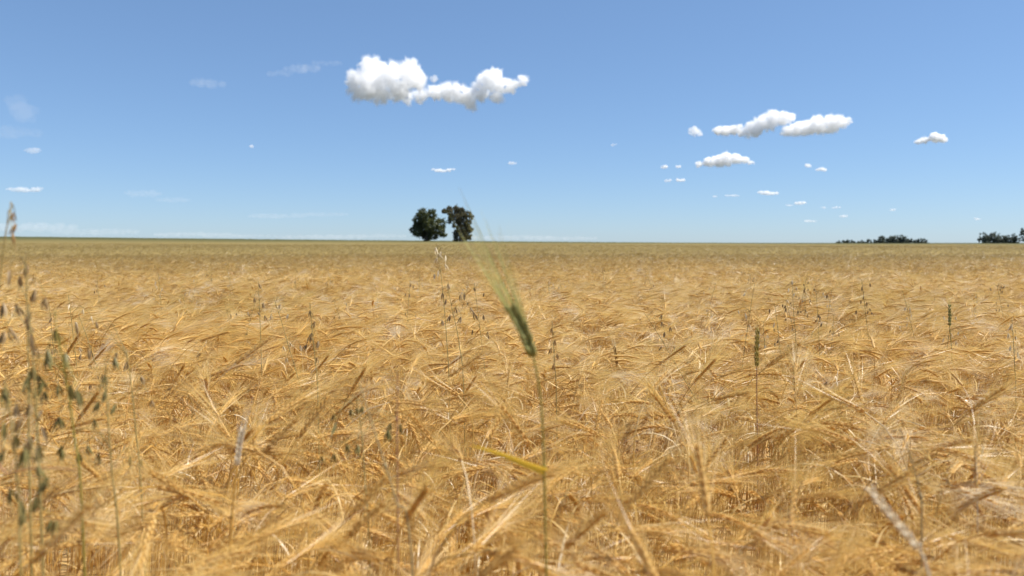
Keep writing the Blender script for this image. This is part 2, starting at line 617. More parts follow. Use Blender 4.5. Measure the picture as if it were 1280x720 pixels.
def nod_words(nd):
    if nd < 92: return 'ripe golden barley plant with bearded ear leaning sideways, among the foremost plants', 'sideways leaning ripe barley plants at the front'
    if nd < 122: return 'ripe golden barley plant with bearded ear bowed below level, among the foremost plants', 'bowed ripe barley plants at the front'
    return 'ripe golden barley plant with bearded ear hooked right over, among the foremost plants', 'hooked ripe barley plants at the front'


protos = []
for i, (nd, p) in enumerate(V0):
    root = bpy.data.objects.new('barley_plant', None)
    kids = [bpy.data.objects.new(k.split('.')[0], V0me[i][k]) for k in PARTS if k in V0me[i]]
    protos.append((root, kids))
used = set()
for i in chosen:
    w = which[i]
    root, kids = protos[w]
    if w in used:
        root = root.copy()
        kids = [k.copy() for k in kids]
    used.add(w)
    for o in [root] + kids: col.objects.link(o)
    for k in kids[:-1]: k.parent = root
    kids[-1].parent = kids[-2]                       # the beard grows on the ear
    root.empty_display_size = 0.05
    root.location = (float(x[i]), float(y[i]), float(terrain(x[i], y[i])))
    tilt = Vector((float(lx[i]) * 0.9, float(ly[i]) * 0.9, 1)).normalized()
    Q = Vector((0, 0, 1)).rotation_difference(tilt)
    root.rotation_mode = 'QUATERNION'
    root.rotation_quaternion = Q @ Matrix.Rotation(float(yaw[i]), 3, 'Z').to_quaternion()
    root.scale = [float(sc[i])] * 3
    lab, grp = nod_words(V0[w][0])
    tag(root, lab, 'barley plant', grp)
for (root, kids), i in zip(protos, range(len(protos))):
    if i not in used:
        for o in [root] + kids: bpy.data.objects.remove(o)

for i, (v, q, m) in enumerate(V0j):
    k = rest & (which == i)
    if not k.any(): continue
    W = place(v, x[k], y[k], terrain(x[k], y[k]), yaw[k], sc[k], lx[k], ly[k])
    n, nv = W.shape[0], W.shape[1]
    field_v.append(W.reshape(-1, 3))
    field_q.append((q[None] + (np.arange(n) * nv)[:, None, None] + field_n).reshape(-1, 4))
    field_m.append(np.tile(m, n))
    field_n += n * nv
bulk(V1, *scatter(2.3, 7.5, 290))
bulk(V2, *scatter(7.5, 26, 110, 0.78, 2.0))
bulk(V2[:8], *scatter(26, 85, 13, 0.75, 3.0), 1.0)
me = mesh_from('barley_field', np.concatenate(field_v), np.concatenate(field_q), np.concatenate(field_m), FIELD_MATS)
print('field quads', len(me.polygons))
tag(link('barley_field', me), 'dense ripe golden barley crop filling the whole field', 'barley crop', kind='stuff')
del field_v, field_q, field_m


# ------------------------------------------------------------------ the plants that stand out
def part(name, mb, mats, parent, root):
    v, q, m = mb.arrays()
    o = link(name, mesh_from(name, v - np.array(root, np.float32), q, None, [mats]), parent)
    return o


def bez(pts, n):
    """Smooth curve through points (Catmull-Rom)."""
    p = np.asarray(pts, float)
    p = np.concatenate([[2 * p[0] - p[1]], p, [2 * p[-1] - p[-2]]])
    out = []
    segs = len(p) - 3
    for s_ in np.linspace(0, segs - 1e-6, n):
        i = int(s_); t = s_ - i
        a, b, c, d_ = p[i:i + 4]
        out.append(0.5 * ((2 * b) + (c - a) * t + (2 * a - 5 * b + 4 * c - d_) * t * t + (3 * b - a - 3 * c + d_) * t ** 3))
    return np.array(out)


def ear_on(path, rng, rows=15, kl=0.0115, kw=0.0024, awn_len=(0.09, 0.13), spread=0.14, awn_w=0.0009, awn_dir=None, open_=1.0):
    me, ma = MB(), MB()
    T, N, B = frames(path)
    n = len(path)
    for k in range(rows):
        u = (k + 0.3) / rows
        i = int(u * (n - 1))
        for sg in (-1, 1):
            a = 0.4 + (k % 2) * math.pi / 2
            side = sg * (math.cos(a) * B[i] + math.sin(a) * N[i])
            D = T[i] + side * rng.uniform(0.26, 0.38) * open_
            D /= np.linalg.norm(D)
            spindle(me, path[i] + side * 0.0012, D, kl, kw, kw * 0.85, side, 7, (0.25, 0.85, 1.0, 0.85, 0.5, 0.12))
            if awn_len is None: continue
            base = T[i] if awn_dir is None else awn_dir
            A2 = base + side * rng.uniform(0.02, spread) + rng.normal(0, 0.03, 3)
            A2 /= np.linalg.norm(A2)
            t = np.linspace(0, 1, 5)
            al = rng.uniform(*awn_len)
            ax = rng.normal(0, 1, 3)
            b = rng.normal(0, 0.05)
            up = np.cross(A2, ax); up /= np.linalg.norm(up)
            Q = path[i] + D * kl * 0.9 + t[:, None] * al * A2 + (t ** 2)[:, None] * al * b * up
            ribbon(ma, Q, awn_w * (1 - 0.85 * t), ax)
    return me, ma


def standing_ear(name, label, stem_px, ear_px, dep, mats, seed, rows=15, kw=0.0024, awns=(0.09, 0.13), spread=0.14, group=None, r=0.0016, leaf=None, awn_w=0.0009, kl=0.0118, open_=1.0):
    rng = np.random.default_rng(seed)
    S = [at(a, b, dep) for a, b in stem_px]
    g = S[0].copy(); g[2] = float(terrain(g[0], g[1]))
    if S[0][2] > 0.06: S = [np.array([S[0][0], S[0][1] + 0.01, g[2]])] + S
    else: S[0][2] = g[2]
    Ep = [at(a, b, dep) for a, b in ear_px]
    sm = bez(S + [Ep[0]], 30)
    base = sm[0]
    root = empty(name, base)
    mb = MB(); tube(mb, sm, np.linspace(r, r * 0.75, 30), 7)
    for f in (0.35, 0.62):
        i = int(f * 29)
        spindle(mb, sm[i] - (sm[i + 1] - sm[i]) * 0.1, sm[i + 1] - sm[i], 0.009, r * 1.5, r * 1.5, np.array([0, 1., 0]), 7, (0.6, 1, 1, 0.6))
    part('stem', mb, mats[0], root, base)
    me, ma = ear_on(bez(Ep, 30), rng, rows, kl, kw, awns, spread, awn_w, None, open_)
    eo = part('ear', me, mats[1], root, base)
    if awns: part('beard', ma, mats[2], eo, base)
    if leaf:
        for pts, w, mt in leaf:
            LP = bez([at(a, b, dd) for a, b, dd in pts], 14)
            t = np.linspace(0, 1, 14)
            mb = MB(); ribbon(mb, LP, w * np.sqrt(np.clip(1.02 - t, 0.02, 1)), (0.2, -0.3, 0.9), 0.2)
            part('leaf', mb, mt, root, base)
    return tag(root, label, 'barley plant', group)


standing_ear('barley_plant', 'tall green unripe barley plant leaning left with plump ear and long green awns',
             [(690, 900), (683, 715), (680, 580), (676, 500)], [(667, 446), (655, 416), (640, 388)], 0.87,
             (M_gstem, M_gear, M_gbeard), 11, 17, 0.0034, (0.09, 0.15), 0.16,
             leaf=[([(682, 589, 0.87), (655, 579, 0.85), (625, 567, 0.83), (590, 557, 0.82)], 0.0095, M_yleaf)], awn_w=0.0014, kl=0.0145, open_=1.6)
standing_ear('barley_plant', 'greenish brown barley plant standing straight up with slim beardless ear',
             [(946, 900), (947, 640), (947, 560), (946, 500)], [(946, 458), (946, 436), (947, 412)], 1.65,
             (M_red, M_olive, M_olive), 12, 14, 0.0022, (0.02, 0.05), 0.06)
standing_ear('barley_plant', 'small dark green barley ear standing straight above the crop, far smaller than the others',
             [(1188, 640), (1189, 520), (1190, 450)], [(1187, 407), (1187, 395), (1187, 382)], 2.9,
             (M_gstem, M_gear, M_gbeard), 13, 13, 0.0028, (0.02, 0.04), 0.06)
standing_ear('barley_plant', 'bleached white barley plant with bare zigzag ear pointing up and left',
             [(1170, 900), (1168, 760), (1158, 708)], [(1150, 688), (1120, 652), (1088, 612)], 0.74,
             (M_pale, M_pale, M_pale), 14, 13, 0.002, None)
standing_ear('barley_plant', 'reddish orange barley plant with slim upright ear behind the tall green ear',
             [(780, 640), (775, 520), (772, 480)], [(771, 455), (770, 445), (768, 434)], 2.6,
             (M_stem, M_brown, M_beard), 15, 12, 0.0022, (0.05, 0.09), 0.1)


def stalk(label, pts, dep, r, mat, nodes=()):
    P = [at(a, b, dep) for a, b in pts]
    P[0][2] = float(terrain(P[0][0], P[0][1]))
    sm = bez(P, 40)
    base = sm[0]
    root = empty('bare_stalk', base)
    mb = MB(); tube(mb, sm, np.linspace(r, r * 0.5, 40), 6)
    part('stem', mb, mat, root, base)
    for f in nodes:
        i = int(f * 39)
        mb = MB()
        dvec = sm[i + 1] - sm[i]
        spindle(mb, sm[i], dvec, 0.008, r * 1.6, r * 1.6, np.array([0, 1., 0]), 7, (0.5, 1, 1, 0.5))
        part('stem_node', mb, mat, root, base)
    return tag(root, label, 'grass stalk')


stalk('thin reddish bare stalk standing upright left of the tall green ear', [(499, 980), (497, 620), (496, 540), (497, 466)], 0.95, 0.0013, M_red, (0.72,))
stalk('long grey-green bare stalk curving up to the left, with a knot halfway', [(545, 1000), (516, 716), (495, 625), (470, 545), (449, 478)], 0.9, 0.0015, M_grey, (0.62,))
stalk('slender greenish bare stalk bent in an S in the right half of the field', [(1160, 980), (1152, 690), (1150, 620), (1138, 570), (1124, 535)], 0.95, 0.0013, M_grey, (0.5,))

standing_ear('barley_plant', 'bleached white barley ear pointing up between the oat clump and reddish stalk',
             [(282, 820), (288, 680), (293, 610)], [(296, 582), (299, 558), (303, 538)], 1.0,
             (M_stem, M_pale, M_pale), 16, 13, 0.0019, (0.03, 0.06), 0.05)
stalk('rusty straw lying level across the wild oats at the margin', [(-60, 900), (-40, 620), (10, 592), (50, 585), (96, 587)], 0.8, 0.0013, M_red)


# wild oats
def oat(label, stem, spikes, dep, mat, size, seed, group=None, open_=0.5, smat=None, extra=0.0):
    rng = np.random.default_rng(seed)
    P = [at(a, b, dep) for a, b in stem]
    P[0][2] = float(terrain(P[0][0], P[0][1]))
    sm = bez(P, 40)
    base = sm[0]
    root = empty('wild_oat', base)
    mb = MB(); tube(mb, sm, np.linspace(0.0017, 0.0006, 40), 5)
    if extra: spikes = spikes + [(a + rng.normal(0, 10), b + rng.normal(0, 12)) for a, b in spikes if rng.random() < extra]
    sp = [at(a, b, dep + rng.normal(0, 0.03)) for a, b in spikes]
    for S in sp:
        # branch leaves the stem a little above and droops to the spikelet
        i = int(np.clip(np.argmin(np.abs(sm[:, 2] - (S[2] + 0.012))) - 1, 12, 38))
        hang = S + np.array([0, 0, 0.004])
        mid = (sm[i] + hang) / 2 + np.array([0, 0, 0.012 + 0.15 * np.linalg.norm(hang - sm[i])])
        tube(mb, bez([sm[i], mid, hang], 7), np.linspace(0.0006, 0.0004, 7), 3)
    part('stem', mb, smat or M_ostem, root, base)
    for S in sp:
        mk = MB()
        az = rng.uniform(0, 6.28)
        dn = np.array([rng.normal(0, 0.22), rng.normal(0, 0.22), -1.0])
        dn /= np.linalg.norm(dn)
        L = size * rng.uniform(0.62, 0.95)
        sd_ = np.array([math.cos(az), math.sin(az), 0.0])
        for sg in (-1, 1):
            D = dn + sg * sd_ * open_ * rng.uniform(0.2, 0.5)
            t = np.linspace(0, 1, 6)
            Q = S + t[:, None] * L * D + (np.sin(t * math.pi) * 0.0018)[:, None] * sg * sd_
            w = 0.0040 * size / 0.024 * np.sin(np.clip(t * 0.93 + 0.05, 0, 1) * math.pi) ** 0.8 + 0.0004
            ribbon(mk, Q, w, np.cross(D, sd_), 0.28)
        spindle(mk, S, dn, L * 0.85, 0.0016, 0.0014, sd_, 5)
        for k in range(2):
            D = dn + sd_ * rng.normal(0, 0.5)
            t = np.linspace(0, 1, 4)
            ribbon(mk, S + L * 0.5 * dn + t[:, None] * L * 1.3 * D, 0.0007 * (1 - 0.7 * t), (0.3, 0.6, 0.4))
        part('spikelet', mk, mat, root, base)
    return tag(root, label, 'wild oat', group)


oat('tallest wild oat, its brown spikelets hanging above the skyline', [(-14, 900), (-10, 600), (-4, 400), (6, 300), (13, 268)],
    [(16, 265), (21, 280), (15, 291)], 0.95, M_obrown, 0.019, 21, open_=0.2)
oat('wild oat with grey-brown spikelets in pairs just below the brown skyline spikelets', [(40, 900), (38, 640), (36, 480), (34, 390), (32, 325)],
    [(34, 330), (25, 345), (45, 362), (20, 380), (4, 378), (57, 372), (12, 408)], 1.0, M_ogrey, 0.024, 22, extra=0.35)
oat('wild oat with dense bundle of dark grey-green spikelets on one stout green stem', [(108, 900), (104, 675), (92, 540), (80, 458), (70, 410)],
    [(68, 412), (60, 436), (82, 440), (42, 458), (48, 468), (34, 472), (57, 488), (95, 486), (74, 520)], 0.93, M_ogreen, 0.025, 23, smat=M_gstem, extra=0.5)
oat('wild oat with purple-grey spikelets hanging in a vertical string', [(60, 900), (52, 660), (46, 520), (40, 440), (36, 400)],
    [(34, 404), (38, 417), (41, 431), (53, 512), (28, 522), (53, 534), (21, 505), (37, 505), (45, 560)], 0.9, M_ogrey, 0.024, 24, extra=0.35)
oat('leafy green wild oat at the very edge with the lowest spikelets', [(30, 950), (28, 780), (24, 640), (18, 560), (10, 500)],
    [(5, 490), (5, 528), (20, 545), (3, 565), (31, 560), (47, 582), (61, 596), (45, 620), (12, 610), (30, 640), (70, 650)], 0.82, M_ogreen, 0.026, 25, extra=0.35)
oat('wild oat with narrow dark spikelets strung along a thin bent stem', [(165, 900), (150, 700), (140, 590), (135, 520), (132, 464)],
    [(131, 468), (133, 486), (123, 502), (118, 524), (144, 446), (110, 556), (99, 566), (163, 570), (78, 562), (75, 522)], 1.05, M_ogreen, 0.022, 26, extra=0.35)
oat('wild oat with scattered small spikelets to the right of the oat clump', [(190, 820), (178, 640), (170, 540), (164, 480), (158, 440)],
    [(158, 452), (111, 436), (120, 402), (95, 404), (146, 440), (176, 470), (190, 500)], 1.25, M_ogrey, 0.022, 27)
oat('wild oat with dark green spikelets drooping left of the reddish stalk', [(470, 900), (462, 700), (456, 600), (452, 540), (446, 500)],
    [(438, 511), (446, 510), (453, 508), (417, 517), (433, 556), (448, 556), (402, 570), (418, 567), (488, 528), (484, 540)], 1.15, M_ogreen, 0.022, 28, extra=0.35)
oat('wild oat with whitish dry spikelets topping the crop below the twin trees', [(566, 640), (562, 500), (558, 420), (552, 350), (546, 308)],
    [(545, 309), (551, 314), (557, 319), (547, 322), (548, 338), (543, 342), (556, 330)], 2.1, M_opale, 0.024, 29)
oat('wild oat with grey-brown spikelets hanging under the whitish dry oat', [(584, 660), (580, 500), (574, 430), (566, 390), (560, 362)],
    [(553, 366), (558, 374), (575, 368), (580, 366), (563, 394), (570, 384), (588, 384), (553, 400)], 2.0, M_ogrey, 0.026, 30, extra=0.35)
oat('wild oat with purple-brown spikelets over a bleached leaf, left of centre', [(402, 640), (398, 520), (394, 450), (390, 410), (388, 384)],
    [(387, 388), (394, 402), (390, 416), (398, 426), (384, 430), (396, 446)], 1.6, M_ogrey, 0.026, 31)
oat('wild oat with a few dark specks of spikelets far left in the middle distance', [(330, 560), (327, 460), (325, 400), (323, 352)],
    [(323, 354), (318, 372), (329, 378), (322, 390), (331, 394)], 2.4, M_ogrey, 0.026, 32)
oat('narrow reddish wild oat just right of the tall green ear', [(700, 640), (696, 520), (693, 450), (690, 405)],
    [(690, 410), (694, 424), (689, 434), (696, 442), (692, 454)], 1.9, M_obrown, 0.022, 33)
oat('wild oat with glittering pale spikelets right of centre, near the skyline', [(1000, 560), (996, 450), (992, 390), (990, 348)],
    [(990, 350), (986, 360), (993, 366), (984, 374), (995, 358)], 3.0, M_opale, 0.026, 34)
oat('pale dry wild oat by the far right margin of the view', [(1272, 640), (1270, 520), (1268, 450), (1265, 402)],
    [(1265, 405), (1260, 416), (1270, 420), (1263, 432), (1272, 440)], 2.2, M_opale, 0.024, 35)
rg = np.random.default_rng(77)
for k in range(44):
    dep = rg.uniform(1.9, 7.0)
    X = rg.uniform(20, 1260)
    top = HOR + (CAMZ - rg.uniform(0.74, 0.90)) / dep * F
    sc_ = F / dep
    sw = rg.normal(0, 0.05)
    stem = [(X - sw * sc_ * 2, top + 0.9 * sc_), (X - sw * sc_, top + 0.4 * sc_), (X, top + 0.12 * sc_), (X + sw * sc_ * 0.5, top)]
    n = rg.integers(5, 10)
    sp = [(X + rg.normal(0, 0.024) * sc_, top + rg.uniform(0.0, 0.2) * sc_) for _ in range(n)]
    pale = rg.random() < 0.4
    oat('pale dry wild oat scattered in the barley behind the foremost plants' if pale else 'grey-brown wild oat scattered in the barley behind the foremost plants',
        stem, sp, dep, M_opale if pale else M_ogrey, 0.024, 500 + k,
        'pale wild oats scattered in the crop' if pale else 'grey wild oats scattered in the crop')


# ------------------------------------------------------------------ trees
def leaf_cloud(lobes, per, size, rng):
    """Leaf-sized quads spread through lobes (centre, radii): denser towards each lobe's outside, uneven."""
    C, out = [], []
    for c, r in lobes:
        n = max(12, int(per * (np.prod(r) ** (2 / 3))))
        k = max(5, n // 26)
        dirs = rng.normal(0, 1, (k, 3)); dirs /= np.linalg.norm(dirs, axis=1, keepdims=True)
        tw = c + dirs * r * (rng.uniform(0.35, 1.0, (k, 1)) ** 0.6)
        idx = rng.integers(0, k, n)
        C.append(tw[idx] + rng.normal(0, 0.16, (n, 3)) * r)
    C = np.concatenate(C)
    n = len(C)
    a = rng.normal(0, 1, (n, 3)); a /= np.linalg.norm(a, axis=1, keepdims=True)
    b = np.cross(a, rng.normal(0, 1, (n, 3))); b /= np.linalg.norm(b, axis=1, keepdims=True)
    s = size * rng.uniform(0.6, 1.3, (n, 1))
    v = np.stack([C - a * s, C + b * s * 0.5, C + a * s, C - b * s * 0.5], 1).reshape(-1, 3)
    return v, np.arange(n * 4).reshape(-1, 4)


def tree(label, lobes_px, base_px, dep, mat, seed, per, size, group=None, trunk_r=0.25, limbs=True):
    rng = np.random.default_rng(seed)
    k = dep / F
    lobes = []
    zmin = 1e9
    for (a, b, r) in lobes_px:
        c = at(a, b, dep)
        c[1] += rng.normal(0, r * k * 0.6)
        lobes.append((c, np.array([r * k, r * k * 1.1, r * k])))
    bx = at(base_px, HOR, dep)
    base = np.array([bx[0], bx[1], float(terrain(bx[0], bx[1]))])
    root = empty('tree', base)
    mb = MB()
    top = max(lobes, key=lambda t: t[0][2])[0]
    cen = np.mean([c for c, _ in lobes], 0)
    tr = bez([base - [0, 0, 0.2], base * 0.5 + cen * 0.5 + [0.1, 0, 0], cen, top * 0.6 + cen * 0.4], 14)
    tube(mb, tr, np.linspace(trunk_r, trunk_r * 0.25, 14), 8)
    part('trunk', mb, M_bark, root, base)
    if limbs:
        for c, r in lobes:
            i = int(np.clip(np.argmin(np.abs(tr[:, 2] - (c[2] - 1.0 * r[2] - 0.4))), 3, 12))
            mb = MB()
            tube(mb, bez([tr[i], (tr[i] + c) / 2 + [0, 0, -0.15 * np.linalg.norm(c - tr[i])], c + [0, 0, 0.4 * r[2]]], 8), np.linspace(trunk_r * 0.4, trunk_r * 0.08, 8), 5)
            part('limb', mb, M_bark, root, base)
    v, q = leaf_cloud(lobes, per, size, rng)
    o = link('crown', mesh_from('crown', v - base.astype(np.float32), q, None, [mat], False), root)
    return tag(root, label, 'tree', group)


tree('broad dark green tree, the left and rounder of two trees standing alone in the field',
     [(529, 269.5, 8), (539, 268.5, 7), (522, 276, 6), (515, 288, 3.8), (523, 290, 6.5), (532, 295, 6.5), (550, 280, 7), (551, 289, 6.5),
      (538, 282, 9), (541, 294, 6.5), (556, 293, 2.8), (520, 283, 5), (527, 283, 7)], 533, 150, M_treeleaf, 41, 850, 0.18, trunk_r=0.3)
tree('taller open-crowned tree with sky showing through, right of the rounder lone tree',
     [(555, 264.5, 3.4), (562, 263, 5), (570, 263, 5.5), (578, 265, 5.5), (585, 269, 5), (590, 272, 2.8), (566, 271, 5.5), (576, 273, 7), (585, 279, 5.5),
      (562, 277, 3.2), (571, 281, 5.5), (580, 286, 7), (587, 287, 4.5), (571, 292, 5), (580, 296, 6), (587, 296, 3.6), (570, 299, 4)],
     575, 152, M_treeleaf_grey, 42, 900, 0.18, trunk_r=0.32)
G1 = 'trees of the low far grove'
for i, (a, top, r) in enumerate([(1048, 299.6, 2.6), (1054, 299.8, 2.6), (1060, 299.6, 2.4), (1066, 299.9, 2.2), (1073, 299.8, 2.3), (1079, 299.6, 2.3), (1086, 298.6, 2.6),
                                 (1094, 299.3, 2.6), (1140, 297.4, 3.0), (1147, 298.8, 2.6), (1153, 298.0, 2.8), (1158, 300.6, 2.2)]):
    tree('low tree of the long far grove on the skyline', [(a, top + r, r), (a - r * 0.9, top + r * 1.6, r * 0.8), (a + r * 0.9, top + r * 1.7, r * 0.8), (a, top + r * 2.4, r)],
         a, 900, M_treeleaf_far, 50 + i, 24, 0.85, G1, 0.4, False)
for i, (a, top, r, lab) in enumerate([(1102, 295.2, 4.2, 'round-topped tree left of the tallest tree in the long far grove'),
                                      (1117, 293.0, 5.2, 'tallest, widest tree in the middle of the long far grove'),
                                      (1127, 294.2, 4.6, 'round tree close against the right of the tallest tree in the long far grove'),
                                      (1110, 296.5, 3.8, 'small tree filling the gap beside the tallest tree in the long far grove'),
                                      (1134, 297.6, 3.2, 'low tree ending the high middle of the long far grove on its right')]):
    tree(lab, [(a, top + r, r), (a - r * 0.9, top + r * 1.4, r * 0.7), (a + r * 0.9, top + r * 1.5, r * 0.7), (a, top + r * 2, r), (a - r * 0.6, top + r * 2.3, r * 0.7), (a + r * 0.6, top + r * 2.3, r * 0.7)],
         a, 900, M_treeleaf_far, 70 + i, 24, 0.85, G1, 0.5, False)
for i, (a, top, r, lab) in enumerate([(1231, 291.0, 4.4, 'leftmost full-sized tree of the short dark grove near the right margin'),
                                      (1239, 290.6, 4.6, 'second full-sized tree from the left in the short dark grove'),
                                      (1247, 290.8, 4.4, 'third full-sized tree from the left in the short dark grove'),
                                      (1255, 293.0, 4.0, 'lower tree in the dip of the short dark grove'),
                                      (1263, 291.8, 4.2, 'domed tree to the right of the dip in the short dark grove'),
                                      (1269, 294.4, 3.4, 'rightmost small tree of the short dark grove'),
                                      (1224, 297.0, 1.6, 'tiny bushy tree apart at the left end of the short dark grove')]):
    tree(lab, [(a, top + r, r), (a - r * 0.8, top + r * 1.5, r * 0.8), (a + r * 0.8, top + r * 1.5, r * 0.8), (a, top + r * 2.1, r), (a - r * 0.5, top + r * 2.6, r * 0.8), (a + r * 0.5, top + r * 2.6, r * 0.8)],
         a, 700, M_treeleaf_far, 80 + i, 24, 0.7, None, 0.45, False)
tree('tall tree cut off by the right margin beside the short dark grove',
     [(1280, 286, 3.4), (1276, 289, 2.6), (1283, 291, 4.5), (1279, 295, 3), (1286, 296, 4.5), (1281, 300, 2.6), (1290, 288, 4)], 1282, 690, M_treeleaf_far, 95, 24, 0.7, None, 0.5, True)


# ------------------------------------------------------------------ clouds
def cloud_mat(name, density, veil):
    """Water vapour: a bright scattering volume, its skin a thin veil of droplets."""
    m, n, l = new_mat(name)
    n.remove(n['Principled BSDF'])
    df = n.new('ShaderNodeBsdfDiffuse'); df.inputs['Color'].default_value = (1, 1, 1, 1)
    tr = n.new('ShaderNodeBsdfTranslucent'); tr.inputs['Color'].default_value = (1, 1, 1, 1)
    tp = n.new('ShaderNodeBsdfTransparent')
    m1 = n.new('ShaderNodeMixShader'); m1.inputs[0].default_value = 0.5
    l.new(df.outputs[0], m1.inputs[1]); l.new(tr.outputs[0], m1.inputs[2])
    m2 = n.new('ShaderNodeMixShader'); m2.inputs[0].default_value = veil
    l.new(tp.outputs[0], m2.inputs[1]); l.new(m1.outputs[0], m2.inputs[2])
    l.new(m2.outputs[0], n['Material Output'].inputs['Surface'])
    v = n.new('ShaderNodeVolumeScatter')
    v.inputs['Color'].default_value = (0.99, 0.991, 0.994, 1)
    v.inputs['Density'].default_value = density
    v.inputs['Anisotropy'].default_value = 0.0
    l.new(v.outputs[0], n['Material Output'].inputs['Volume'])
    return m


def vnoise(p):
    """Smooth value noise in -1..1 for an array of points."""
    i = np.floor(p).astype(np.int64)
    f = p - i
    f = f * f * f * (f * (f * 6 - 15) + 10)
    out = 0
    for dx in (0, 1):
        for dy in (0, 1):
            for dz in (0, 1):
                n_ = (i[:, 0] + dx) * 374761393 + (i[:, 1] + dy) * 668265263 + (i[:, 2] + dz) * 2147483647
                n_ = ((n_ ^ (n_ >> 13)) * 1274126177) & 0x7fffffff
                n_ = ((n_ ^ (n_ >> 16)) * 668265263) & 0x7fffffff
                w = (f[:, 0] if dx else 1 - f[:, 0]) * (f[:, 1] if dy else 1 - f[:, 1]) * (f[:, 2] if dz else 1 - f[:, 2])
                out = out + w * (n_ / 0x3fffffff - 1)
    return out


def cloud(label, blobs, mat_args, seed, alt=1300.0, voxel=0.16, amp=0.36, group=None, puffs=11, cap=32000):
    """Cumulus body grown from ellipsoids (photo pixels) at the distance its height above the plain gives, then roughened at several scales."""
    rng = np.random.default_rng(seed)
    cx = np.mean([b[0] for b in blobs]); cy = np.max([b[1] for b in blobs])
    D = min(cap, alt / max(0.006, (HOR - cy) / F))
    k = D / F
    import bmesh
    bm = bmesh.new()
    rmax = max(b[3] for b in blobs)
    for x_, y_, rx, ry in blobs:
        for j in range(max(4, int(puffs * rx / ry))):
            f = rng.uniform(0.40, 0.72) if j else 0.85          # puff size against the ellipse
            u, w = rng.uniform(0, 6.283), rng.uniform(0, 1) ** 0.5
            if not j: w = 0
            c = at(x_ + math.cos(u) * w * (rx - ry * f * 0.75), y_ + math.sin(u) * w * ry * (1 - f * 0.75), D)
            c[1] += rng.normal(0, ry * k * 0.45)
            bmesh.ops.create_icosphere(bm, subdivisions=2, radius=float(ry * k * f), matrix=Matrix.Translation(c))
    me = bpy.data.meshes.new('tmp'); bm.to_mesh(me); bm.free()
    c0 = at(cx, np.mean([b[1] for b in blobs]), D)
    me.transform(Matrix.Translation(-Vector(c0)) )
    me.transform(Matrix.Scale(1 / (rmax * k), 4))      # unit: the largest blob's height
    t = bpy.data.objects.new('tmp', me); col.objects.link(t)
    rm = t.modifiers.new('r', 'REMESH'); rm.mode = 'VOXEL'; rm.voxel_size = (0.05 if len(blobs) > 6 else 0.07) * max(1, max(b[2] for b in blobs) / rmax * 0.4)
    dg = bpy.context.evaluated_depsgraph_get()
    m2 = bpy.data.meshes.new_from_object(t.evaluated_get(dg))
    bpy.data.objects.remove(t); bpy.data.meshes.remove(me)
    n = len(m2.vertices)
    co = np.empty(n * 3, np.float32); m2.vertices.foreach_get('co', co); co = co.reshape(-1, 3)
    no = np.empty(n * 3, np.float32); m2.vertices.foreach_get('normal', no); no = no.reshape(-1, 3)
    qs = np.array([tuple(p.vertices) for p in m2.polygons], np.int32)
    off = Vector(rng.uniform(-50, 50, 3))
    off = np.array(off)
    fr = float(np.clip(rmax / 11, 0.4, 1.0))
    amp = amp * (1.5 if rmax < 6 else 1.0)
    a = vnoise(co * 1.2 * fr + off)
    b = np.abs(vnoise(co * 2.6 * fr + off)) + 0.6 * np.abs(vnoise(co * 5.4 * fr + off))
    e = vnoise(co * 4.6 * fr + off) + 0.75 * vnoise(co * 9.5 * fr + off) + 0.5 * vnoise(co * 19 * fr + off)
    h = (0.45 * a + 0.8 * b + 0.42 * e - 0.10).astype(np.float32)
    dens, veil = mat_args
    bpy.data.meshes.remove(m2)
    fringe = None
    if dens > 1.5:                                # thin ragged mist round the dense heart
        e2 = vnoise(co * 2.4 * fr + off + 9) + 0.9 * vnoise(co * 5 * fr + off) + 0.8 * vnoise(co * 10 * fr - off) + 0.6 * vnoise(co * 20 * fr - off)
        h2 = h * amp + 0.06 + 0.12 * e2.astype(np.float32)
        fringe = mesh_from('mist', (co + no * h2[:, None]) * (rmax * k), qs, None, [cloud_mat('cloud_mist', 0.7 / (rmax * k), 0.006)])
        h = h - 0.12
    m2 = mesh_from('cloud', (co + no * (h * amp)[:, None]) * (rmax * k), qs, None, [cloud_mat('cloud_vapour', dens / (rmax * k), veil)])
    o = link('cloud', m2)
    o.location = [float(q_) for q_ in c0]
    if fringe: link('mist', fringe, o)
    return tag(o, label, 'cloud', group)


def A(lst, s, ox, oy):
    return [(ox + b[0] / s, oy + b[1] / s, b[2] / s, (b[3] if len(b) > 3 else b[2]) / s) for b in lst]


THICK, RAGGED, THIN, FAINT = (1.9, 0.015), (0.75, 0.01), (0.36, 0.008), (0.2, 0.006)   # scatterings per puff height, veil
cloud('largest white cloud, a tall lumpy heap with grey hollows', A([(200, 262, 62), (290, 205, 58), (285, 290, 75), (390, 245, 66), (480, 225, 62), (512, 262, 46), (330, 330, 42), (230, 322, 46), (425, 310, 46)], 4.267, 400, 40), THICK, 1)
cloud('white cloud tailing off right of the largest one, flat base with a knobbed head',
      A([(465, 345, 34, 26), (540, 338, 40, 32), (610, 328, 44, 38), (680, 325, 44, 38), (740, 325, 40, 40), (785, 345, 38, 40), (803, 388, 34, 26), (850, 312, 40), (890, 268, 54), (930, 250, 46), (970, 285, 46, 40), (1015, 288, 38, 28), (1078, 258, 25), (1045, 280, 26, 20), (940, 345, 30, 18)], 4.267, 400, 40), THICK, 2)
cloud('tiny white shred above the notch between the two largest clouds', A([(605, 255, 16, 14), (615, 245, 10, 12)], 4.267, 400, 40), THIN, 3)
cloud('small white cloud leading the left end of the long pair on the right', A([(240, 162, 20, 13), (270, 160, 26, 20), (300, 158, 20, 14), (318, 146, 9, 8)], 3.048, 820, 110), THICK, 4)
